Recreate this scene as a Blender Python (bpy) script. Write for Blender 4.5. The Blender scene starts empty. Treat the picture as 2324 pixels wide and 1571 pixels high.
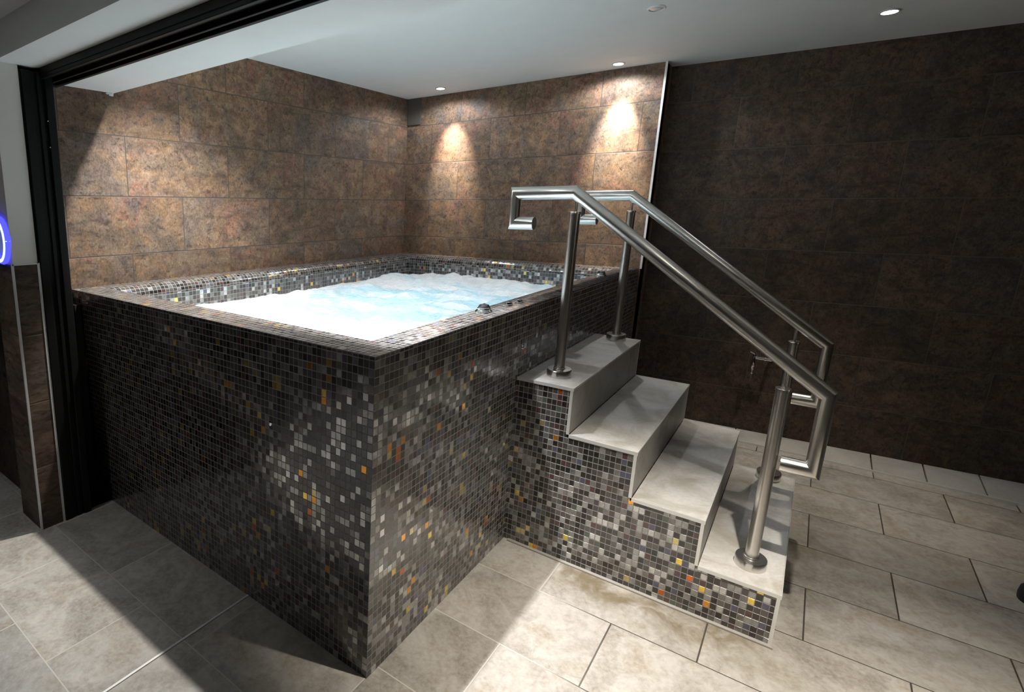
import bpy, bmesh, math, random
from mathutils import Vector, Matrix, noise
random.seed(7)
C = bpy.context.scene.collection
PI = math.pi
AX = 0.8            # the room's x axis is drawn at 0.8 of its true length; round things follow it
# ------------------------------------------------------------------ measured plan (metres)
W, L, H = 1.8426, 2.9652, 1.05           # tub: x -W..0, y 0..L, rim height
ZC, ZB, ZF = 2.322, 2.0, 2.125           # pool ceiling, beam soffit, near ceiling
XT = 0.0102                               # end of the back wall
Y0, Y1 = 1.023, 2.112                     # steps
XS = [0.0, 0.2263, 0.4706, 0.7018, 0.9326]
ZS = [0.7538, 0.5596, 0.3743, 0.1966]     # treads from the tub down
L2, SL = 3.1396, 0.0867                   # right wall y = L2 + SL*x
WATER = 0.893
RIMX, RIMY = 0.115, 0.141
# ------------------------------------------------------------------ helpers
class MB:
    """collects faces with uv and links them as one mesh object"""
    def __init__(s): s.v=[]; s.f=[]; s.uv=[]; s.sm=[]; s.mi=[]
    def face(s, pts, uvs=None, smooth=False, mi=0):
        n=len(s.v); s.v += [tuple(p) for p in pts]; s.f.append(list(range(n,n+len(pts))))
        s.uv.append(uvs if uvs else [(0,0)]*len(pts)); s.sm.append(smooth); s.mi.append(mi)
    def box(s, a, b, fu=None, mi=0):
        x0,y0,z0=a; x1,y1,z1=b
        q=[((x0,y0,z0),(x1,y0,z0),(x1,y0,z1),(x0,y0,z1)),((x1,y1,z0),(x0,y1,z0),(x0,y1,z1),(x1,y1,z1)),
           ((x0,y1,z0),(x0,y0,z0),(x0,y0,z1),(x0,y1,z1)),((x1,y0,z0),(x1,y1,z0),(x1,y1,z1),(x1,y0,z1)),
           ((x0,y0,z1),(x1,y0,z1),(x1,y1,z1),(x0,y1,z1)),((x0,y1,z0),(x1,y1,z0),(x1,y0,z0),(x0,y0,z0))]
        ax=['y','y','x','x','z','z']
        for p,k in zip(q,ax): s.face(p,[fu(c,k) for c in p] if fu else None,mi=mi)
    def tube(s, pts, r, seg=24, caps=True):
        """mitred round tube through pts, round in true space"""
        P=[Vector((p[0]/AX,p[1],p[2])) for p in pts]; n=len(P); rings=[]
        d0=(P[1]-P[0]).normalized()
        up=Vector((0,1,0)) if abs(d0.y)<.9 else Vector((1,0,0))
        a=d0.cross(up).normalized(); b=d0.cross(a).normalized()
        base=[a*math.cos(t)*r+b*math.sin(t)*r for t in [2*PI*i/seg for i in range(seg)]]
        prev=[P[0]+o for o in base]; rings.append(prev)
        for i in range(1,n):
            di=(P[i]-P[i-1]).normalized()
            nn=di if i==n-1 else (di+(P[i+1]-P[i]).normalized()).normalized()
            cur=[]
            for q in prev:
                t=(P[i]-q).dot(nn)/di.dot(nn); cur.append(q+di*t)
            rings.append(cur); prev=cur
        cv=lambda q:(q.x*AX,q.y,q.z)
        for i in range(n-1):
            for j in range(seg):
                k=(j+1)%seg
                s.face([cv(rings[i][j]),cv(rings[i][k]),cv(rings[i+1][k]),cv(rings[i+1][j])],None,True)
        if caps:
            s.face([cv(q) for q in reversed(rings[0])]); s.face([cv(q) for q in rings[-1]])
    def lathe(s, c, prof, seg=32, axis='z', flatk=()):
        """prof: list of (radius, height) about a centre, round in true space"""
        def P(r,h,t):
            a,b=r*math.cos(t),r*math.sin(t)
            if axis=='z': return (c[0]+a*AX,c[1]+b,c[2]+h)
            if axis=='x': return (c[0]+h*AX,c[1]+a,c[2]+b)
            return (c[0]+a*AX,c[1]+h,c[2]-b)
        for i in range(len(prof)-1):
            for j in range(seg):
                t0,t1=2*PI*j/seg,2*PI*(j+1)/seg
                (r0,h0),(r1,h1)=prof[i],prof[i+1]
                q=[P(r0,h0,t0),P(r0,h0,t1),P(r1,h1,t1),P(r1,h1,t0)]
                if r0<1e-6: q=[q[0],q[2],q[3]]
                elif r1<1e-6: q=[q[0],q[1],q[2]]
                s.face(q,None,i not in flatk)
    def build(s, name, mats, parent=None, weld=True, bevel=0, kind=None):
        me=bpy.data.meshes.new(name); me.from_pydata(s.v,[],s.f); 
        uvl=me.uv_layers.new(name='UVMap')
        k=0
        for fi,f in enumerate(s.f):
            for j in range(len(f)): uvl.data[k].uv=s.uv[fi][j]; k+=1
        for p,sm,mi in zip(me.polygons,s.sm,s.mi): p.use_smooth=sm; p.material_index=mi
        for m in (mats if isinstance(mats,(list,tuple)) else [mats]): me.materials.append(m)
        if weld:
            bm=bmesh.new(); bm.from_mesh(me); bmesh.ops.remove_doubles(bm,verts=bm.verts,dist=1e-5)
            bm.to_mesh(me); bm.free()
        me.set_sharp_from_angle(angle=math.radians(33))
        o=bpy.data.objects.new(name,me); C.objects.link(o)
        if parent:
            o.parent=parent
            off=world_loc(parent)
            me.transform(Matrix.Translation(-off))
        if bevel:
            md=o.modifiers.new('Bevel','BEVEL'); md.width=bevel; md.segments=2; md.limit_method='ANGLE'; md.harden_normals=False
        if kind: o['kind']=kind
        return o
def world_loc(o):
    v=Vector((0,0,0))
    while o: v+=o.location; o=o.parent
    return v
def thing(name,label,cat,loc,group=None):
    o=bpy.data.objects.new(name,None); C.objects.link(o); o.location=loc; o.empty_display_size=.05
    o['label']=label; o['category']=cat
    if group: o['group']=group
    return o
def tag(o,label,cat,group=None,kind=None):
    o['label']=label; o['category']=cat
    if group: o['group']=group
    if kind: o['kind']=kind
    return o
# ------------------------------------------------------------------ node helpers
class N:
    def __init__(s,name):
        s.m=bpy.data.materials.new(name); s.m.use_nodes=True; s.t=s.m.node_tree; s.t.nodes.clear()
        s.out=s.t.nodes.new('ShaderNodeOutputMaterial')
    def n(s,typ,**k):
        x=s.t.nodes.new('ShaderNode'+typ)
        for a,b in k.items():
            if a=='ins':
                for i,v in b.items():
                    if isinstance(v,bpy.types.NodeSocket): s.t.links.new(v,x.inputs[i])
                    else: x.inputs[i].default_value=v
            else: setattr(x,a,b)
        return x
    def math(s,op,a,b=0,c=0):
        return s.n('Math',operation=op,ins={0:a,1:b,2:c}).outputs[0]
    def vmath(s,op,a,b=(0,0,0)):
        return s.n('VectorMath',operation=op,ins={0:a,1:b}).outputs[0]
    def mix(s,f,a,b):
        x=s.n('Mix',data_type='RGBA'); 
        for i,v in ((0,f),(6,a),(7,b)):
            if isinstance(v,bpy.types.NodeSocket): s.t.links.new(v,x.inputs[i])
            else: x.inputs[i].default_value=v if i==0 else (v if len(v)==4 else tuple(v)+(1,))
        return x.outputs[2]
    def ramp(s,f,stops,interp='LINEAR'):
        x=s.n('ValToRGB'); s.t.links.new(f,x.inputs[0]); r=x.color_ramp; r.interpolation=interp
        while len(r.elements)<len(stops): r.elements.new(.5)
        for e,(p,c) in zip(r.elements,stops): e.position=p; e.color=tuple(c)+(1,) if len(c)==3 else c
        return x.outputs[0]
    def noise(s,vec,scale,detail=4,rough=.55,dist=0):
        x=s.n('TexNoise',ins={'Vector':vec,'Scale':scale,'Detail':detail,'Roughness':rough,'Distortion':dist}); return x.outputs[0]
    def cells(s,bond=True,gu=.006,gv=.011):
        """uv in tile units -> (cell vector, grout mask 1=tile, uv shifted)"""
        uv=s.n('UVMap').outputs[0]
        sp=s.n('SeparateXYZ',ins={0:uv}); u,v=sp.outputs[0],sp.outputs[1]
        row=s.math('FLOOR',v)
        if bond: u=s.math('ADD',u,s.math('MULTIPLY',s.math('PINGPONG',row,1),.5))
        cu=s.math('FLOOR',u)
        cell=s.n('CombineXYZ',ins={0:cu,1:row,2:0}).outputs[0]
        def edge(x,g):
            f=s.math('FRACT',x); d=s.math('MINIMUM',f,s.math('SUBTRACT',1,f))
            return s.n('MapRange',ins={0:d,1:g*.7,2:g*1.3,3:0,4:1}).outputs[0]
        m=s.math('MULTIPLY',edge(u,gu),edge(v,gv))
        p=s.n('CombineXYZ',ins={0:u,1:v,2:0}).outputs[0]
        return cell,m,p
    def done(s,shader): s.t.links.new(shader,s.out.inputs[0]); return s.m
def simple(name,col,rough=.5,metal=0,spec=.5,bump=0,bscale=200):
    n=N(name); p=n.n('BsdfPrincipled',ins={'Base Color':tuple(col)+(1,),'Roughness':rough,'Metallic':metal,'Specular IOR Level':spec})
    pos=n.n('NewGeometry').outputs['Position']
    f=n.noise(pos,9,3)
    c=n.mix(n.math('MULTIPLY',f,.16),tuple(col),tuple(x*.55 for x in col)); n.t.links.new(c,p.inputs['Base Color'])
    if bump:
        b=n.n('Bump',ins={'Strength':bump,'Distance':.001,'Height':n.noise(pos,bscale,3)}); n.t.links.new(b.outputs[0],p.inputs['Normal'])
    return n.done(p.outputs[0])
# rusted-metal look porcelain wall tile
def wall_tile(name,dark=1.0,sat=1.0):
    n=N(name); cell,m,p=n.cells(True,.0045,.009)
    wn=n.n('TexWhiteNoise',noise_dimensions='3D',ins={0:cell})
    sc=n.vmath('MULTIPLY',p,(.62,.31,1))
    off=n.vmath('ADD',sc,n.vmath('SCALE',wn.outputs[1])) 
    o2=n.vmath('ADD',sc,n.vmath('MULTIPLY',wn.outputs[1],(7,7,7)))
    big=n.noise(o2,4.2,3,.5,.6)
    mid=n.noise(n.vmath('ADD',o2,(3.1,5.2,1.7)),11,6,.65,.9)
    fine=n.noise(n.vmath('MULTIPLY',o2,(1.0,.55,1)),120,5,.72,.2)
    grit=n.noise(n.vmath('ADD',o2,(2,7,1)),38,4,.7,.6)
    streak=n.noise(n.vmath('MULTIPLY',o2,(2.2,7,1)),2.0,5,.65,.8)
    patina=n.ramp(big,[(.30,(.085,.066,.056)),(.40,(.15,.132,.125)),(.47,(.20,.145,.088)),(.54,(.25,.175,.105)),(.61,(.19,.115,.085)),(.70,(.14,.115,.12))])
    rust=n.ramp(mid,[(.34,(.055,.036,.024)),(.45,(.15,.092,.056)),(.53,(.25,.165,.10)),(.66,(.33,.255,.185))])
    hue=n.noise(n.vmath('ADD',o2,(8.1,2.2,6.7)),3.0,3,.55,.7)
    tint=n.ramp(hue,[(.34,(.78,.76,.84)),(.43,(.95,.90,.86)),(.50,(1.25,1.0,.74)),(.56,(.92,.84,.80)),(.62,(1.3,.86,.72)),(.70,(.85,.80,.88))])
    c=n.mix(.5,patina,rust)
    mu=n.n('Mix',data_type='RGBA',blend_type='MULTIPLY',ins={0:1.0,6:c,7:tint}); mu.clamp_result=False; c=mu.outputs[2]
    c=n.mix(n.n('MapRange',ins={0:fine,1:.40,2:.66,3:0,4:.9}).outputs[0],n.mix(.38,c,(.045,.03,.02)),n.mix(.22,c,(.42,.33,.25)))
    c=n.mix(n.n('MapRange',ins={0:streak,1:.52,2:.72,3:0,4:.65}).outputs[0],c,(.050,.036,.026))
    c=n.mix(n.n('MapRange',ins={0:grit,1:.52,2:.68,3:0,4:.75}).outputs[0],c,(.040,.028,.020))
    hsv=n.n('HueSaturation',ins={0:.5,1:sat,4:c}); 
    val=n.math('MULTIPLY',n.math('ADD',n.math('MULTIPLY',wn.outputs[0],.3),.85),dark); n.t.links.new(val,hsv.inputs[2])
    c=hsv.outputs[0]
    c=n.mix(m,(.07,.06,.052),c)
    pr=n.n('BsdfPrincipled',ins={'Base Color':c,'Roughness':n.n('MapRange',ins={0:fine,1:.3,2:.7,3:.5,4:.72}).outputs[0],'Specular IOR Level':.22})
    hh=n.math('ADD',n.math('MULTIPLY',m,1.0),n.math('MULTIPLY',fine,.18))
    b=n.n('Bump',ins={'Strength':.6,'Distance':.0025,'Height':hh}); n.t.links.new(b.outputs[0],pr.inputs['Normal'])
    return n.done(pr.outputs[0])
def floor_tile(name):
    n=N(name); cell,m,p=n.cells(True,.0045,.0065)
    wn=n.n('TexWhiteNoise',noise_dimensions='3D',ins={0:cell})
    sc=n.vmath('MULTIPLY',p,(.6,.36,1))
    o2=n.vmath('ADD',sc,n.vmath('MULTIPLY',wn.outputs[1],(9,9,9)))
    pos=n.n('NewGeometry').outputs['Position']
    big=n.noise(o2,3.5,4,.55,.8); fine=n.noise(o2,60,6,.7,.3); mid=n.noise(o2,13,5,.6,1.2)
    c=n.ramp(big,[(.3,(.17,.15,.122)),(.44,(.27,.245,.21)),(.54,(.36,.335,.30)),(.66,(.27,.225,.17))])
    c=n.mix(n.n('MapRange',ins={0:mid,1:.42,2:.68,3:0,4:.55}).outputs[0],c,(.17,.14,.105))
    c=n.mix(n.n('MapRange',ins={0:fine,1:.35,2:.75,3:.0,4:.6}).outputs[0],c,(.47,.445,.40))
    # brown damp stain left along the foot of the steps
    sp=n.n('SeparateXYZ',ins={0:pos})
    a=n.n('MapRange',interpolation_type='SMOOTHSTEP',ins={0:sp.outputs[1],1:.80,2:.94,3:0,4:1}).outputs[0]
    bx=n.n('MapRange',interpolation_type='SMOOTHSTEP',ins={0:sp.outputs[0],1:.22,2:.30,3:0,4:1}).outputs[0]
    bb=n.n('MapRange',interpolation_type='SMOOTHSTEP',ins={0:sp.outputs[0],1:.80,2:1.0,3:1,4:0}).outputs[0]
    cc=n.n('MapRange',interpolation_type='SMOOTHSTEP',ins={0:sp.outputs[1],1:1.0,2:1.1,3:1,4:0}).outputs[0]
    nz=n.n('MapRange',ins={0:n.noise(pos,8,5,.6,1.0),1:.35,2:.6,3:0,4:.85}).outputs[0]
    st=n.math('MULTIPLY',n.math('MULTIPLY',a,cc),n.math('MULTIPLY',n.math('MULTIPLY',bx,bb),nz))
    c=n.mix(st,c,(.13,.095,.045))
    hsv=n.n('HueSaturation',ins={0:.5,1:1.0,4:c}); n.t.links.new(n.math('ADD',n.math('MULTIPLY',wn.outputs[0],.22),.89),hsv.inputs[2]); c=hsv.outputs[0]
    gx=n.n('MapRange',interpolation_type='SMOOTHSTEP',ins={0:n.math('ADD',sp.outputs[0],n.math('MULTIPLY',n.math('SUBTRACT',n.noise(pos,3,2),.5),.5)),1:.2,2:.55,3:0,4:1}).outputs[0]
    gr=n.mix(gx,(.46,.43,.38),(.055,.048,.038))
    c=n.mix(m,gr,c)
    pr=n.n('BsdfPrincipled',ins={'Base Color':c,'Roughness':n.n('MapRange',ins={0:mid,1:.3,2:.7,3:.32,4:.55}).outputs[0],'Specular IOR Level':.4})
    hh=n.math('ADD',m,n.math('MULTIPLY',fine,.12))
    b=n.n('Bump',ins={'Strength':.5,'Distance':.002,'Height':hh}); n.t.links.new(b.outputs[0],pr.inputs['Normal'])
    return n.done(pr.outputs[0])
def mosaic(name,light=1.0):
    n=N(name); cell,m,p=n.cells(False,.052,.052)
    wn=n.n('TexWhiteNoise',noise_dimensions='3D',ins={0:cell}); r=wn.outputs[0]
    wn2=n.n('TexWhiteNoise',noise_dimensions='3D',ins={0:n.vmath('ADD',cell,(37.3,11.7,5))}); r2=wn2.outputs[0]
    clus=n.noise(n.vmath('ADD',cell,(13,0,0)),.075,2,.5)
    base=n.ramp(r,[(0,(.006,.005,.004)),(.20,(.014,.011,.009)),(.34,(.028,.023,.020)),(.46,(.045,.040,.034)),(.56,(.038,.016,.014)),(.60,(.038,.038,.060)),(.64,(.036,.044,.032)),(.66,(.11,.105,.10)),(.77,(.19,.19,.19)),(.91,(.30,.30,.295))],'CONSTANT')
    gold=n.ramp(r2,[(0,(.50,.36,.07)),(.35,(.50,.21,.03)),(.55,(.34,.28,.13)),(.85,(.36,.09,.02))],'CONSTANT')
    wn3=n.n('TexWhiteNoise',noise_dimensions='3D',ins={0:n.vmath('ADD',cell,(3.3,91.7,2))}).outputs[0]
    thr=n.n('MapRange',ins={0:clus,1:.47,2:.64,3:.9995,4:.90}).outputs[0]
    isg=n.math('GREATER_THAN',wn3,thr)
    c=n.mix(isg,base,gold)
    sub=n.noise(n.vmath('ADD',p,n.vmath('MULTIPLY',wn.outputs[1],(9,9,9))),1.6,3,.6,.5)
    hsv=n.n('HueSaturation',ins={0:.5,1:1.0,4:c}); n.t.links.new(n.math('MULTIPLY',n.math('ADD',n.math('MULTIPLY',sub,1.7),1.0),light),hsv.inputs[2])
    c=n.mix(m,(.25,.245,.235),hsv.outputs[0])
    rough=n.n('MapRange',ins={0:r2,1:0,2:1,3:.08,4:.22}).outputs[0]
    rough=n.n('Mix',data_type='FLOAT',ins={0:m,2:.8,3:rough}).outputs[0]
    # each glass tile is set at its own slight tilt
    ge=n.n('NewGeometry')
    tl=n.vmath('SCALE',n.vmath('SUBTRACT',wn2.outputs[1],(.5,.5,.5))); tl.node.inputs[3].default_value=.05
    nrm=n.vmath('NORMALIZE',n.vmath('ADD',ge.outputs['Normal'],tl))
    b=n.n('Bump',ins={'Strength':.8,'Distance':.0016,'Height':m,'Normal':nrm})
    met=n.math('MULTIPLY',m,n.math('MULTIPLY',n.math('MAXIMUM',isg,n.math('GREATER_THAN',r,.66)),.82))
    pr=n.n('BsdfPrincipled',ins={'Base Color':c,'Roughness':rough,'Metallic':met,'Specular IOR Level':.75,'Normal':b.outputs[0],'Coat Weight':.4,'Coat Roughness':.40,'Coat IOR':1.6})
    return n.done(pr.outputs[0])
def stone(name,a,b_,rough=.45,scale=3):
    n=N(name); pos=n.n('NewGeometry').outputs['Position']
    q=n.vmath('MULTIPLY',pos,(1.25,1,1))
    c=n.ramp(n.noise(q,scale,6,.65,.8),[(.33,b_),(.5,a),(.66,tuple(x*1.15 for x in a))])
    c=n.mix(n.n('MapRange',ins={0:n.noise(q,70,5,.7),1:.4,2:.7,3:0,4:.35}).outputs[0],c,tuple(x*.62 for x in a))
    pr=n.n('BsdfPrincipled',ins={'Base Color':c,'Roughness':rough,'Specular IOR Level':.4})
    return n.done(pr.outputs[0])
def brushed(name,col,rough,stretch):
    n=N(name); pos=n.n('TexCoord').outputs['Object']
    f=n.noise(n.vmath('MULTIPLY',pos,stretch),60,3,.6)
    pr=n.n('BsdfPrincipled',ins={'Base Color':tuple(col)+(1,),'Metallic':1,'Roughness':n.n('MapRange',ins={0:f,1:.3,2:.7,3:rough*.8,4:rough*1.3}).outputs[0]})
    b=n.n('Bump',ins={'Strength':.04,'Distance':.0004,'Height':f}); n.t.links.new(b.outputs[0],pr.inputs['Normal'])
    return n.done(pr.outputs[0])
def emit(name,col,s):
    n=N(name); e=n.n('Emission',ins={0:tuple(col)+(1,),1:s}); return n.done(e.outputs[0])
def water_mat():
    n=N('bubbling_water'); pos=n.n('NewGeometry').outputs['Position']
    q=n.vmath('MULTIPLY',pos,(1.25,1,1))
    w=n.noise(n.vmath('MULTIPLY',q,(.75,1.5,1)),1.6,4,.55,1.4)
    f=n.noise(q,9,6,.65,1.2)
    foam=n.math('ADD',n.math('MULTIPLY',w,.75),n.math('MULTIPLY',f,.25))
    # the open middle is clearer than the rim, where the jets throw up foam
    sp=n.n('SeparateXYZ',ins={0:pos})
    dx=n.math('ABSOLUTE',n.math('DIVIDE',n.math('SUBTRACT',sp.outputs[0],-.70),.95)); dy=n.math('ABSOLUTE',n.math('DIVIDE',n.math('SUBTRACT',sp.outputs[1],1.25),1.5))
    d=n.math('MULTIPLY',n.math('POWER',n.math('MAXIMUM',dx,dy),2),.22)
    k=n.n('MapRange',interpolation_type='SMOOTHSTEP',ins={0:n.math('ADD',foam,d),1:.48,2:.66,3:0,4:1}).outputs[0]
    col=n.mix(k,(.55,.79,.88),(.93,.94,.95))
    tr=n.n('BsdfTranslucent',ins={0:col}); di=n.n('BsdfDiffuse',ins={0:col})
    gl=n.n('BsdfGlossy',ins={0:(1,1,1,1),1:.08})
    b=n.n('Bump',ins={'Strength':.5,'Distance':.02,'Height':n.noise(q,22,5,.6,1.0)})
    n.t.links.new(b.outputs[0],gl.inputs['Normal'])
    m1=n.n('MixShader',ins={0:.45,1:tr.outputs[0],2:di.outputs[0]})
    fr=n.n('Fresnel',ins={0:1.33}); n.t.links.new(b.outputs[0],fr.inputs[1])
    m2=n.n('MixShader',ins={0:n.math('MULTIPLY',fr.outputs[0],.7),1:m1.outputs[0],2:gl.outputs[0]})
    return n.done(m2.outputs[0])
M={}
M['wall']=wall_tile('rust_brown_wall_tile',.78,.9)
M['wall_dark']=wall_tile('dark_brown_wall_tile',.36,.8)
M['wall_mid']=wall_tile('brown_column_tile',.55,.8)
M['floor']=floor_tile('beige_stone_floor_tile')
M['mosaic']=mosaic('glass_mosaic')
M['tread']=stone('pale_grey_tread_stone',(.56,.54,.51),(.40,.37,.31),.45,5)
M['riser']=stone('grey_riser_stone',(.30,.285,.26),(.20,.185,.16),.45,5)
M['paint']=simple('white_ceiling_paint',(.74,.75,.74),.75,bump=.1)
M['cream']=simple('cream_wall_paint',(.78,.75,.70),.8,bump=.1)
M['alu']=simple('aluminium_trim',(.82,.82,.80),.35,.45)
M['steel']=simple('brushed_steel',(.72,.70,.67),.29,1)
M['chrome']=simple('polished_chrome',(.80,.80,.82),.07,1)
M['black']=simple('black_powder_coated_metal',(.005,.005,.005),.5,0,.25)
M['rubber']=simple('black_rubber',(.008,.008,.009),.6)
M['void']=simple('shade_black',(.004,.004,.004),.9,0,.1)  # near-black colour paints the recess's deep shade; also cuts bounce off unseen walls
M['pvc']=simple('grey_plastic_pipe',(.30,.29,.27),.5)
M['grout']=simple('grey_silicone',(.30,.28,.25),.7)
M['lamp']=emit('lit_lamp_glass',(1,.97,.92),30)
M['glassoff']=simple('grey_lamp_glass',(.45,.46,.45),.25)
M['neon']=emit('neon_tube_glow',(.05,.05,1.0),2.6)
M['neoncore']=emit('neon_tube_core',(.50,.85,1.0),2.2)
M['water']=water_mat()
M['cove']=stone('pale_cove_tile',(.42,.40,.37),(.34,.32,.29))
# ------------------------------------------------------------------ SETTING
PXB,PZ=.505,.3
def uv_back(c,k): return ((c[0]+1.10)/PXB, c[2]/PZ)
def uv_left(c,k): return ((c[1]-.68)/.672, c[2]/PZ)
def uv_right(c,k): return ((c[0]-.385)/.5, c[2]/PZ)
def q4(mb,p,fu,mi=0): mb.face(p,[fu(c,'') for c in p],mi=mi)
# floor
fl=MB()
def uvf(c,k=''): return ((c[0]-.503)/.5075,(c[1]-.42)/.358)
def uvf2(c,k=''): return ((c[0]-.503+.045)/.5075,(c[1]-.42)/.358)
XE=-.560
def fq(x0,y0,x1,y1,fu): q4(fl,[(x0,y0,0),(x1,y0,0),(x1,y1,0),(x0,y1,0)],fu)
fq(XE,-3.8,3.4,L2+.5,uvf)
fq(-3.4,-3.8,XE,-.255,uvf2)
fq(-1.60,-.255,XE,.0,uvf2)
fq(-1.84,.0,XE,L2,uvf2)
fl.build('floor',M['floor'],kind='structure')
# sunken dark gap in the floor between the door frame and the tub
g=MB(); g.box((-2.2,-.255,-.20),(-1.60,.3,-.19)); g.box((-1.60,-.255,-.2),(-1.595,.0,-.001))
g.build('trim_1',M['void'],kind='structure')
# left wall: tiled, with a black opening below the tub rim by the door frame
wl=MB(); xl=-W
wl.box((xl-.10,.03,0),(xl,L+.1,ZC),uv_left); wl.box((xl-.10,-.26,.985),(xl,.03,2.05),uv_left); wl.box((xl-.10,.03,ZB),(xl,.04,ZC),uv_left)
wl.build('wall_left',M['wall'],kind='structure')
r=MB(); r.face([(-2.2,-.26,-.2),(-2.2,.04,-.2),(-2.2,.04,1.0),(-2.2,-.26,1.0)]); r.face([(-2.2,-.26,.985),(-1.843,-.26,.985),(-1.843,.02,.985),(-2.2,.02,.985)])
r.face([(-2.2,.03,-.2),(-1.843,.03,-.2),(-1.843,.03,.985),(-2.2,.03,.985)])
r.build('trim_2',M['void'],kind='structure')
# back wall and its return, right wall
wb=MB(); wb.box((xl,L,0),(XT,L+.1,ZC),uv_back)
yr=L2+SL*XT
wb.face([(XT,L,0),(XT,yr,0),(XT,yr,ZC),(XT,L,ZC)],[((c[1]-.2)/.672,c[2]/PZ) for c in [(0,L,0),(0,yr,0),(0,yr,ZC),(0,L,ZC)]])
wb.build('wall_back',M['wall'],kind='structure')
wr=MB(); q4(wr,[(XT,yr,0),(3.4,L2+SL*3.4,0),(3.4,L2+SL*3.4,ZC),(XT,yr,ZC)],uv_right)
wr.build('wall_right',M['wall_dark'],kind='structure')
t=MB(); t.box((XT-.004,L-.006,H),(XT+.008,L+.004,ZC)); t.build('trim_3',M['alu'],kind='structure')
# rest of the room, out of the picture
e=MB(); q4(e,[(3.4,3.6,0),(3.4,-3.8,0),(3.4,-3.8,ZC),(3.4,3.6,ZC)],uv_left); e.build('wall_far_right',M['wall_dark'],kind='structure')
e=MB(); e.face([(3.4,-3.8,0),(-3.4,-3.8,0),(-3.4,-3.8,ZF),(3.4,-3.8,ZF)]); e.build('wall_front',M['void'],kind='structure')
e=MB(); e.face([(-3.4,-3.8,0),(-3.4,-.27,0),(-3.4,-.27,ZF),(-3.4,-3.8,ZF)]); e.build('wall_far_left',M['void'],kind='structure')
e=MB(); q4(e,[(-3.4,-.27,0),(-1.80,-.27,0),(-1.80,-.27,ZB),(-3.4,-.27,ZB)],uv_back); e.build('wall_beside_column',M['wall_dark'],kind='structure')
# ceilings and the dropped beam
c=MB(); c.face([(xl,.28,ZC),(xl,L2+.5,ZC),(3.4,L2+.5,ZC),(3.4,.28,ZC)]); c.build('ceiling',M['paint'],kind='structure')
c=MB(); c.face([(-3.4,-3.8,ZF),(-3.4,-.33,ZF),(3.4,-.33,ZF),(3.4,-3.8,ZF)]); c.build('ceiling_near',M['paint'],kind='structure')
c=MB(); c.box((-3.4,-.33,ZB),(3.4,.30,ZC+.05))
bmo=c.build('trim_4',M['paint'],kind='structure')
# column with dark tiled foot and painted top, beside the door frame
CX,CY0,CY1,CT=-1.585,-.350,-.245,1.213
c=MB()
def uv_col(p,k): return ((p[0] if k=='y' else p[1])*1.6+.37, p[2]/.2985+.0)
def solid_uv(p,k): return ((p[0]*1.25 if k=='y' else p[1])/2.4+.45, p[2]/.303)
c.box((-1.80,CY0,0),(CX,CY1,CT),solid_uv,0); c.box((-1.795,CY0+.006,CT),(CX-.006,CY1,ZB),None,1)
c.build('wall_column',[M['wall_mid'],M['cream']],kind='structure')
t=MB()
t.box((CX-.006,CY0-.003,0),(CX+.003,CY0+.006,CT+.003)); t.box((CX-.006,CY1-.006,0),(CX+.003,CY1+.004,CT+.003)); t.box((CX-.004,CY0,CT-.002),(CX+.003,CY1,CT+.003))
t.build('trim_5',M['alu'],kind='structure')
# black folding-door frame: post and head track
d=bpy.data.objects.new('door_1',None); C.objects.link(d); d.location=(-1.6,-.17,0); d['kind']='structure'
p=MB()
p.box((-1.70,-.243,0),(-1.588,-.110,1.985)); p.box((-1.60,-.238,0),(-1.578,-.205,1.985)); p.box((-1.60,-.180,0),(-1.580,-.165,1.985)); p.box((-1.60,-.150,0),(-1.574,-.118,1.985))
p.build('frame_post',M['black'],d,bevel=.002)
p=MB()
p.box((-1.70,-.168,1.972),(3.4,-.045,1.999)); p.box((-1.70,-.165,1.958),(3.4,-.150,1.975)); p.box((-1.70,-.110,1.955),(3.4,-.098,1.975)); p.box((-1.70,-.062,1.957),(3.4,-.045,1.975))
p.build('head_track',M['black'],d,bevel=.002)
for z in (1.795,1.69):
    s=MB(); s.lathe((-1.578,-.150,z),[(0,.004),(.004,.003),(.005,0)],12,'x'); s.build('screw',M['chrome'],d)
# black edge strip closing the tub against the frame
t=MB(); t.box((-W+.001,-.035,-.19),(-W+.10,-.004,.985)); t.build('trim_6',M['rubber'],kind='structure')
# plaster spill at the inner corner of the beam
t=MB()
for i in range(9):
    a=random.uniform(-.022,.02); t.lathe((xl+.004,.285+a,ZB-.004-random.uniform(0,.010)*(1-abs(a)/.03)),[(0,.006),(.006,.004),(.008,-.002),(0,-.004)],8)
t.build('trim_7',M['paint'],kind='structure')
# metal strip across the floor
t=MB(); t.box((XE-.005,-3.8,-.002),(XE+.003,0,.003)); t.build('trim_8',M['alu'],kind='structure')
# cove tiles at the foot of the right wall with a metal bead
t=MB()
n_=14; xs=[.0+.21*i for i in range(n_+1)]
def uvc(x,v): return (x,v)
for a,b in zip(xs[:-1],xs[1:]):
    g=.0035
    P=lambda x,k:[(x,3.03,.002),(x,3.03,.010),(x,L2+SL*x-.004,.030),(x,L2+SL*x-.004,0)][k]
    t.face([P(a+g,1),P(b-g,1),P(b-g,2),P(a+g,2)]); t.face([P(a+g,0),P(b-g,0),P(b-g,1),P(a+g,1)])
    t.face([P(a+g,0),P(a+g,1),P(a+g,2),P(a+g,3)]); t.face([P(b-g,3),P(b-g,2),P(b-g,1),P(b-g,0)])
t.build('baseboard_right',M['cove'],kind='structure')
t=MB(); t.box((XT,3.018,0),(3.2,3.028,.012)); t.build('trim_9',M['alu'],kind='structure')

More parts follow.
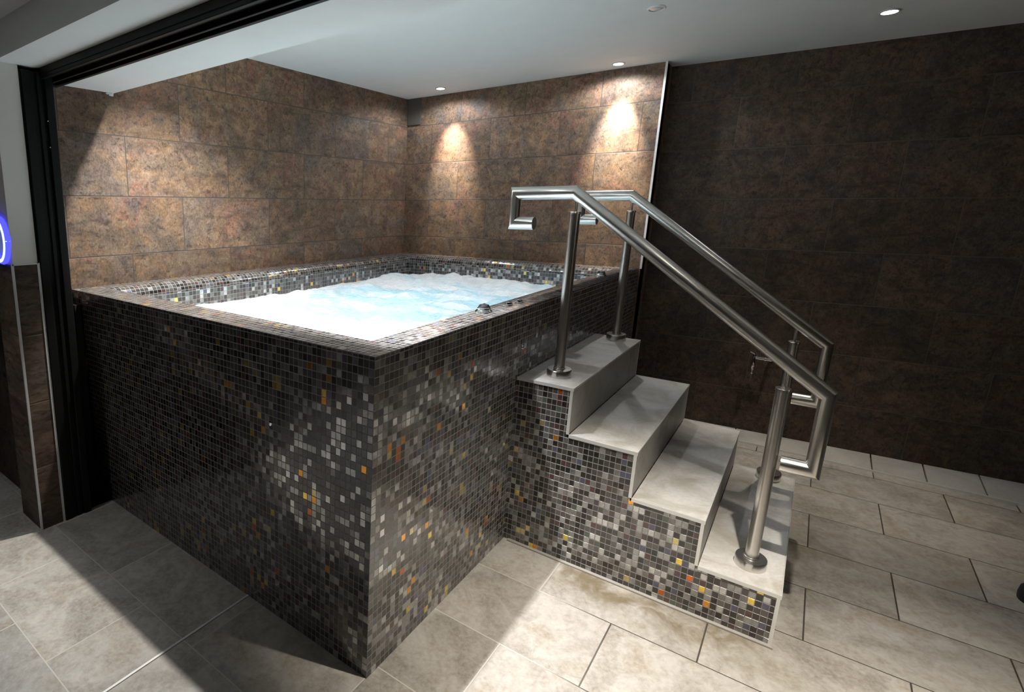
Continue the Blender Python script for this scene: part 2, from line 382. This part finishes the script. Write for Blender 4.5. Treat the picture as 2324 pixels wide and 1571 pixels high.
# ------------------------------------------------------------------ HOT TUB
MX,MY,MZ=.0195,.0245,.0247
tub=thing('hot_tub','raised square hot tub clad in dark glass mosaic, filled with foaming water','hot tub',(-.9,1.4,0))
def uvm(c,k):
    if k=='y': return (c[0]/MX,c[2]/MZ)
    if k=='x': return (c[1]/MY+200.0,c[2]/MZ)
    return (c[0]/MX,c[1]/MY)
def mq(mb,p,k): mb.face(p,[uvm(c,k) for c in p])
p=MB(); mq(p,[(-1.742,0,0),(0,0,0),(0,0,H-.004),(-1.742,0,H-.004)],'y'); mq(p,[(-W+.002,0,.985),(-1.742,0,.985),(-1.742,0,H-.004),(-W+.002,0,H-.004)],'y')
mq(p,[(-1.742,.02,0),(-1.742,0,0),(-1.742,0,.985),(-1.742,.02,.985)],'x')
p.build('front_panel',M['mosaic'],tub)
p=MB(); mq(p,[(0,0,0),(0,L-.002,0),(0,L-.002,H-.004),(0,0,H-.004)],'x'); p.build('side_panel',M['mosaic'],tub)
# rim: flat on the two open sides, rounded over on the two wall sides
xi,yi=-W+.150,L-.150   # inner faces at the wall sides
R_=.055
p=MB()
mq(p,[(-W+.002,0,H),(0,0,H),(0,RIMY,H),(-W+.002,RIMY,H)],'z')
mq(p,[(-RIMX,RIMY,H),(0,RIMY,H),(0,L-.002,H),(-RIMX,L-.002,H)],'z')
p.face([(-W+.002,0,H-.004),(0,0,H-.004),(0,0,H),(-W+.002,0,H)],[(a/MX,b) for a,b in ((-W,41.9),(0,41.9),(0,42.1),(-W,42.1))])
p.face([(0,0,H-.004),(0,L-.002,H-.004),(0,L-.002,H),(0,0,H)],[(a/MY,b) for a,b in ((0,41.9),(L,41.9),(L,42.1),(0,42.1))])
seg=8
for side in ('left','back'):
    prof=[(0,0)]+[(.150*(1)-R_+R_*math.sin(t),-R_+R_*math.cos(t)) for t in [PI/2*i/seg for i in range(seg+1)]]
    arc=0; pr=None
    for (d0,z0),(d1,z1) in zip(prof[:-1],prof[1:]):
        ds=math.hypot(d1-d0,z1-z0)
        if side=='left':
            k0,k1=d0*1,d1*1
            A=[(-W+d0,RIMY,H+z0),(-W+d1,RIMY,H+z1),(-W+d1,L-d1,H+z1),(-W+d0,L-d0,H+z0)]
            U=[(A[0][1]/MY,arc/MX),(A[1][1]/MY,(arc+ds)/MX),(A[2][1]/MY,(arc+ds)/MX),(A[3][1]/MY,arc/MX)]
        else:
            A=[(-W+d0,L-d0,H+z0),(-W+d1,L-d1,H+z1),(-RIMX,L-d1,H+z1),(-RIMX,L-d0,H+z0)]
            U=[(A[0][0]/MX,arc/MY),(A[1][0]/MX,(arc+ds)/MY),(A[2][0]/MX,(arc+ds)/MY),(A[3][0]/MX,arc/MY)]
        p.face(A,U,True); arc+=ds
p.build('rim',M['mosaic'],tub)
# inner walls
p=MB()
zb=.25
mq(p,[(xi,RIMY,zb),(xi,yi,zb),(xi,yi,H-R_),(xi,RIMY,H-R_)],'x'); mq(p,[(xi,yi,zb),(-RIMX,yi,zb),(-RIMX,yi,H-R_),(xi,yi,H-R_)],'y')
mq(p,[(-RIMX,RIMY,zb),(xi,RIMY,zb),(xi,RIMY,H),(-RIMX,RIMY,H)],'y'); mq(p,[(-RIMX,yi,zb),(-RIMX,RIMY,zb),(-RIMX,RIMY,H),(-RIMX,yi,H)],'x')
# small end gussets where the rounded coping meets the flat rim
for sgn in (0,1):
    pr=[(.150-R_+R_*math.sin(t),-R_+R_*math.cos(t)) for t in [PI/2*i/seg for i in range(seg+1)]]
    if sgn==0: p.face([(-W+a,RIMY+.0005,H+b) for a,b in pr]+[(xi,RIMY+.0005,H)])
    else: p.face([(-RIMX-.0005,L-a,H+b) for a,b in pr]+[(-RIMX-.0005,yi,H)])
p.build('inner_wall',M['mosaic'],tub)
p=MB(); mq(p,[(xi,RIMY,zb),(-RIMX,RIMY,zb),(-RIMX,yi,zb),(xi,yi,zb)],'z'); p.build('basin_floor',M['cove'],tub)
# rim controls
def dial(x,y,label):
    o=MB(); o.lathe((x,y,H),[(0.040,0),(.040,.004),(.034,.009),(.031,.012),(.031,.016),(.026,.020)],32); a=o.build('air_control_dial',M['chrome'],tub)
    a['label']=label
    o=MB(); o.lathe((x,y,H+.018),[(.026,0),(.025,.006),(.018,.011),(0,.013)],24)
    for k in range(3):
        t=k*2*PI/3; o.lathe((x+.018*math.cos(t)*AX,y+.018*math.sin(t),H+.024),[(.007,0),(.006,.006),(0,.008)],10)
    b=o.build('dial_knob',M['rubber'],a)
dial(-.075,.825,'chrome ring with a dark knob'); dial(-.066,2.352,'chrome ring with a dark knob')
for x,y in ((-.062,1.035),(-.055,1.125)):
    o=MB(); o.lathe((x,y,H),[(.019,0),(.019,.004),(.015,.006),(.014,.013),(.010,.016),(0,.016)],24); o.build('jet_button',M['chrome'],tub)
# tiny chrome fixings on the outer faces
o=MB(); o.lathe((0,1.06,.875),[(.010,0),(.009,.004),(0,.006)],16,'x'); o.build('screw_cap',M['chrome'],tub)
o=MB(); o.lathe((-.42,0,.74),[(.010,0),(.009,-.004),(0,-.006)],16,'y'); o.build('screw_cap',M['chrome'],tub)
# ------------------------------------------------------------------ WATER
nx,ny=110,190
x0,x1,y0,y1=xi+.001,-RIMX-.001,RIMY+.001,yi-.001
def hz(x,y):
    X,Y=x*1.25,y
    h=noise.fractal(Vector((X*1.7,Y*1.9,3.1)),.9,2.1,5)*.034
    h+=abs(noise.fractal(Vector((X*4.3+9,Y*4.0,1.1)),.8,2.2,5))*.026
    d=min(x-x0,y1-y)              # jets push foam up along the wall sides
    h+=.020*math.exp(-((d-.16)/.14)**2)
    h+=.062*math.exp(-(((x+1.42)/.20)**2+((y-2.38)/.22)**2))*(.6+.8*abs(noise.noise(Vector((X*9,Y*9,0)))))
    h+=.016*math.exp(-(((x+1.15)/.15)**2+((y-2.50)/.16)**2))
    e=min(x-x0,x1-x,y-y0,y1-y); f=min(1,.55+e/.12)
    return WATER-.008+h*f
vs=[(x0+(x1-x0)*i/nx,y0+(y1-y0)*j/ny) for j in range(ny+1) for i in range(nx+1)]
me=bpy.data.meshes.new('foaming_water')
me.from_pydata([(x,y,hz(x,y)) for x,y in vs],[],[(j*(nx+1)+i,j*(nx+1)+i+1,(j+1)*(nx+1)+i+1,(j+1)*(nx+1)+i) for j in range(ny) for i in range(nx)])
me.materials.append(M['water'])
for pl in me.polygons: pl.use_smooth=True
wo=bpy.data.objects.new('foaming_water',me); C.objects.link(wo)
tag(wo,'white foaming pale blue water bubbling inside the mosaic hot tub','water',kind='stuff')
# ------------------------------------------------------------------ STEPS
st=thing('tiled_steps','four grey stone steps with dark mosaic sides leading up to the hot tub','steps',(.45,1.55,0))
def prof_z(i): return ZS[i]-.012
def uvs(c,k):
    if k=='y': return (c[0]/MX+70.4,(c[2]-ZS[0]+.012)/MZ+900)
    return (c[1]/MY,c[2]/MZ)
for y,flip in ((Y0+.004,False),(Y1-.004,True)):
    p=MB()
    for i in range(4):
        q=[(XS[i],y,0),(XS[i+1]-.006,y,0),(XS[i+1]-.006,y,ZS[i]-.012),(XS[i],y,ZS[i]-.012)]
        if i<3: q=[(XS[i],y,0),(XS[i+1],y,0),(XS[i+1],y,ZS[i+1]-.012),(XS[i+1]-.006,y,ZS[i+1]-.012),(XS[i+1]-.006,y,ZS[i]-.012),(XS[i],y,ZS[i]-.012)]
        if flip: q=q[::-1]
        p.face(q,[uvs(c,'y') for c in q])
    p.build('side_panel',M['mosaic'],st)
for i in range(4):
    xa=XS[i]+.001 if i==0 else XS[i]; xb=XS[i+1]
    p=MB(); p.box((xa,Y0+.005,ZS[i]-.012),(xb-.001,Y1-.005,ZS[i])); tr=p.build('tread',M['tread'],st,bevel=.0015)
    for a,b in (((xa,Y0,ZS[i]-.0125),(xb+.001,Y0+.005,ZS[i]+.0008)),((xa,Y1-.005,ZS[i]-.0125),(xb+.001,Y1,ZS[i]+.0008)),((xb-.001,Y0+.005,ZS[i]-.004),(xb+.001,Y1-.005,ZS[i]+.0008))):
        p=MB(); p.box(a,b); p.build('edge_trim',M['alu'],tr)
    zl=ZS[i+1] if i<3 else 0
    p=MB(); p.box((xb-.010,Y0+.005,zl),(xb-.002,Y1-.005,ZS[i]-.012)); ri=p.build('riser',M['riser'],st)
    for ya in (Y0,Y1-.005):
        p=MB(); p.box((xb-.011,ya,zl),(xb-.001,ya+.005,ZS[i]-.0125)); p.build('edge_trim',M['alu'],ri)
# pale sealant line along the foot of the near side
p=MB(); p.box((0.02,Y0-.012,0),(XS[4]+.004,Y0+.004,.006)); p.build('sealant_bead',M['grout'],st)
# ------------------------------------------------------------------ HANDRAILS
def handrail(y,label,k=0):
    h=thing('handrail',label,'handrail',(.5,y,0),'steel handrails on the steps')
    r=MB()
    pts=[(-.036,y,1.384),(-.122,y,1.384),(-.122,y,1.508),(.117,y,1.508),(.948,y,.862),(.948,y,.600),(.866,y,.600)]
    r.tube(pts,.0265,32); r.build('rail',M['steel'],h)
    for x,zb_,zt in ((.122,ZS[0],1.434),(.838,ZS[3],.862)):
        zr=1.508 if x<.117 else 1.508-(x-.117)/(.948-.117)*(1.508-.862)
        q=MB(); q.lathe((x,y,zb_+.004),[(.0245,0),(.0245,zt-zb_-.014)],32)
        q.lathe((x,y,zt-.010),[(.0245,0),(.0268,.0005),(.0268,.008),(.0255,.010),(0,.010)],32,flatk=(0,1,2,3))
        po=q.build('post',M['steel'],h)
        q=MB(); q.lathe((x,y,zb_),[(.058,0),(.058,.028),(.056,.031),(.030,.032),(.029,.032),(.028,.036),(.0246,.037)],48,flatk=(0,1,2,3)); q.build('base_plate',M['steel'],po)
        q=MB(); q.tube([(x,y,zt-.004),(x,y,zr-.014)],.0068,16); q.build('support_pin',M['steel'],po)
    return h
handrail(1.164,'brushed steel handrail on the near side of the steps, nearest the camera')
handrail(2.045,'brushed steel handrail on the far side of the steps, by the dark tiled wall')
# ------------------------------------------------------------------ WALL TAP
tp=thing('wall_tap','small chrome tap with a lever on the dark tiled wall behind the steps','tap',(.742,L2+SL*.742,.53))
yw=L2+SL*.742
b=MB(); b.lathe((.742,yw,.532),[(.022,0),(.022,-.006),(.012,-.010),(.012,-.05)],20,'y'); b.tube([(.742,yw-.05,.532),(.742,yw-.085,.532),(.665,yw-.085,.534)],.010,16); b.lathe((.712,yw-.085,.533),[(.0101,0),(.014,.002),(.014,.012),(.0101,.014)],12,'x')
b.build('body',M['chrome'],tp)
b=MB(); b.lathe((.662,yw-.085,.40),[(0.004,0),(.004,.026),(.011,.030),(.012,.036),(.007,.040),(.007,.052),(.013,.056),(.014,.066),(.009,.070),(.013,.076),(.014,.085),(.014,.135),(.010,.142),(.010,.152),(0,.154)],18); b.build('spout',M['chrome'],tp)
b=MB(); b.lathe((.688,yw-.085,.540),[(.007,0),(.007,.02),(.010,.022),(.010,.030),(0,.032)],12)
b.tube([(.688,yw-.085,.566),(.710,yw-.08,.572)],.004,10); b.tube([(.662,yw-.085,.556),(.640,yw-.09,.568)],.0035,10); b.build('lever',M['chrome'],tp)
b=MB(); b.box((-W+.002,L-.010,2.112),(-1.712,L,ZC-.002)); o=b.build('access_panel',M['wall_dark'],bevel=.002); tag(o,'small dark square panel high on the back wall, in the far corner under the ceiling','panel')
# pipe fitting seen in the dark gap
pf=thing('pipe_fitting','grey plastic pipe elbow standing in the dark gap beside the door frame','pipe',(-1.80,-.06,-.19))
b=MB(); b.lathe((-1.80,-.085,-.19),[(.030,0),(.022,.03),(.018,.05),(.018,.26),(.026,.262),(.026,.30),(0,.302)],20); b.build('stack',M['pvc'],pf)
b=MB(); b.lathe((-1.80,-.075,.285),[(0,0),(.022,0),(.022,.045),(0,.046)],20); b.build('coupling',M['pvc'],pf)
b=MB(); b.tube([(-1.80,-.085,.10),(-1.80,-.075,.29)],.008,12); b.build('pipe',M['void'],pf)
# neon sign on the column
ne=thing('neon_sign','glowing blue oval neon tube at the left edge, above the column tiles','neon sign',(-1.70,CY0,1.31))
def ring(r,m,nm):
    b=MB(); n_=40; pts=[(-1.674+.095*AX*math.cos(t),CY0-.012,1.312+.085*math.sin(t)) for t in [2*PI*i/n_ for i in range(n_+1)]]
    b.tube(pts,r,10,False); b.build(nm,m,ne)
ring(.0075,M['neoncore'],'tube')
def _bk():
    b=MB(); n_=40; pts=[(-1.674+.097*AX*math.cos(t),CY0-.002,1.312+.087*math.sin(t)) for t in [2*PI*i/n_ for i in range(n_+1)]]
    b.tube(pts,.014,8,False); b.build('backing',M['neon'],ne)
_bk()
# black stop on the floor at the right edge
ds=MB(); ds.lathe((1.655,1.975,0),[(.060,0),(.062,.02),(.058,.045),(.042,.062),(.02,.070),(0,.072)],28); o=ds.build('door_stop',M['rubber']); tag(o,'black rounded stop on the beige floor at the right edge of the picture','door stop')
# ------------------------------------------------------------------ CEILING LIGHTS
def look(o,d): o.rotation_euler=Vector(d).to_track_quat('-Z','Y').to_euler()
def spot(x,y,z,power,size,blend,col=(1,.86,.68),d=(0,0,-1),rad=.018,name='downlight_beam'):
    l=bpy.data.lights.new(name,'SPOT'); l.energy=power; l.spot_size=math.radians(size); l.spot_blend=blend; l.color=col; l.shadow_soft_size=rad
    o=bpy.data.objects.new(name,l); C.objects.link(o); o.location=(x,y,z-.012); look(o,d); return o
def downlight(x,y,z,label,lit=True,group=None):
    t=thing('downlight',label,'downlight',(x,y,z),group)
    b=MB(); b.lathe((x,y,z),[(.046,0),(.046,-.003),(.042,-.006),(.036,-.006),(.034,-.002),(.034,0)],36,flatk=()); b.build('bezel',M['paint'] if not lit else M['alu'],t)
    b=MB(); b.lathe((x,y,z-.001),[(.034,-.002),(.020,-.004),(0,-.005)],28); b.build('lamp',M['lamp'] if lit else M['glassoff'],t)
    return t
G='lit ceiling downlights over the tub and floor'
DL=[(-1.413,2.737,'lit downlight above the far left corner of the tub, leftmost on the ceiling'),
    (-.221,2.815,'lit downlight in the ceiling just left of the metal wall trim'),
    (.944,2.601,'brightest lit downlight, far right on the white ceiling')]
for x,y,lb in DL: downlight(x,y,ZC,lb,True,G)
downlight(.169,1.845,ZC,'small unlit recessed fitting on the white ceiling, top centre',False)
WH=(1,.885,.74); CO=(.92,.96,1.0)
CW=(1,.94,.84)
spot(-1.413,2.765,ZC,190,45,1,WH,(0.02,.42,-1)); spot(-1.413,2.72,ZC,20,165,.4,CO)
spot(-.221,2.815,ZC,270,45,1,WH,(0,.36,-1)); spot(-.221,2.79,ZC,24,160,.4,CO)
spot(.944,2.601,ZC,95,54,1,WH); spot(.944,2.601,ZC,4,120,.9,CO)
spot(-1.30,.46,ZC,250,120,1,(1,.97,.93)); spot(-.30,.36,ZC,400,66,.9,(.98,.98,1)); spot(.97,.38,ZC,360,72,1,(1,.93,.83))
# lamps of the near room, behind and left of the camera
spot(-1.0,-1.60,ZF,260,66,1,CO); spot(-1.45,-.95,ZF,30,80,1,CO)
# underwater lamps
def area(loc,sx,sy,power,col,d):
    l=bpy.data.lights.new('underwater_lamp','AREA'); l.shape='RECTANGLE'; l.size=sx; l.size_y=sy; l.energy=power; l.color=col
    o=bpy.data.objects.new('underwater_lamp',l); C.objects.link(o); o.location=loc; look(o,d)
area((-.85,1.45,.32),1.3,2.3,20,(.82,.93,1.0),(0,0,1))
# ------------------------------------------------------------------ WORLD, CAMERA, VIEW
w=bpy.data.worlds.new('World'); bpy.context.scene.world=w; w.use_nodes=True
w.node_tree.nodes['Background'].inputs[0].default_value=(.5,.5,.5,1); w.node_tree.nodes['Background'].inputs[1].default_value=.0
cam=bpy.data.cameras.new('Camera'); co=bpy.data.objects.new('Camera',cam); C.objects.link(co)
cx,cy,cz,yaw,pitch,roll,fpx=.8528,-1.1982,1.4558,.7392,-.2129,.0013,1250.83
PX,PY=-456.92,-48.35
fw=Vector((-math.sin(yaw)*math.cos(pitch),math.cos(yaw)*math.cos(pitch),math.sin(pitch)))
rt=Vector((math.cos(yaw),math.sin(yaw),0)); up=rt.cross(fw)
rr=rt*math.cos(roll)+up*math.sin(roll); uu=up*math.cos(roll)-rt*math.sin(roll)
m=Matrix((rr,uu,-fw)).transposed().to_4x4(); m.translation=(cx,cy,cz); co.matrix_world=m
cam.sensor_width=36; cam.sensor_fit='HORIZONTAL'; cam.lens=36*fpx/2324; cam.shift_x=-PX/2324; cam.shift_y=PY/2324; cam.clip_start=.02
sc=bpy.context.scene; sc.camera=co
sc.view_settings.view_transform='Standard'; sc.view_settings.look='None'; sc.view_settings.gamma=1; sc.view_settings.exposure=0; sc.view_settings.use_curve_mapping=False
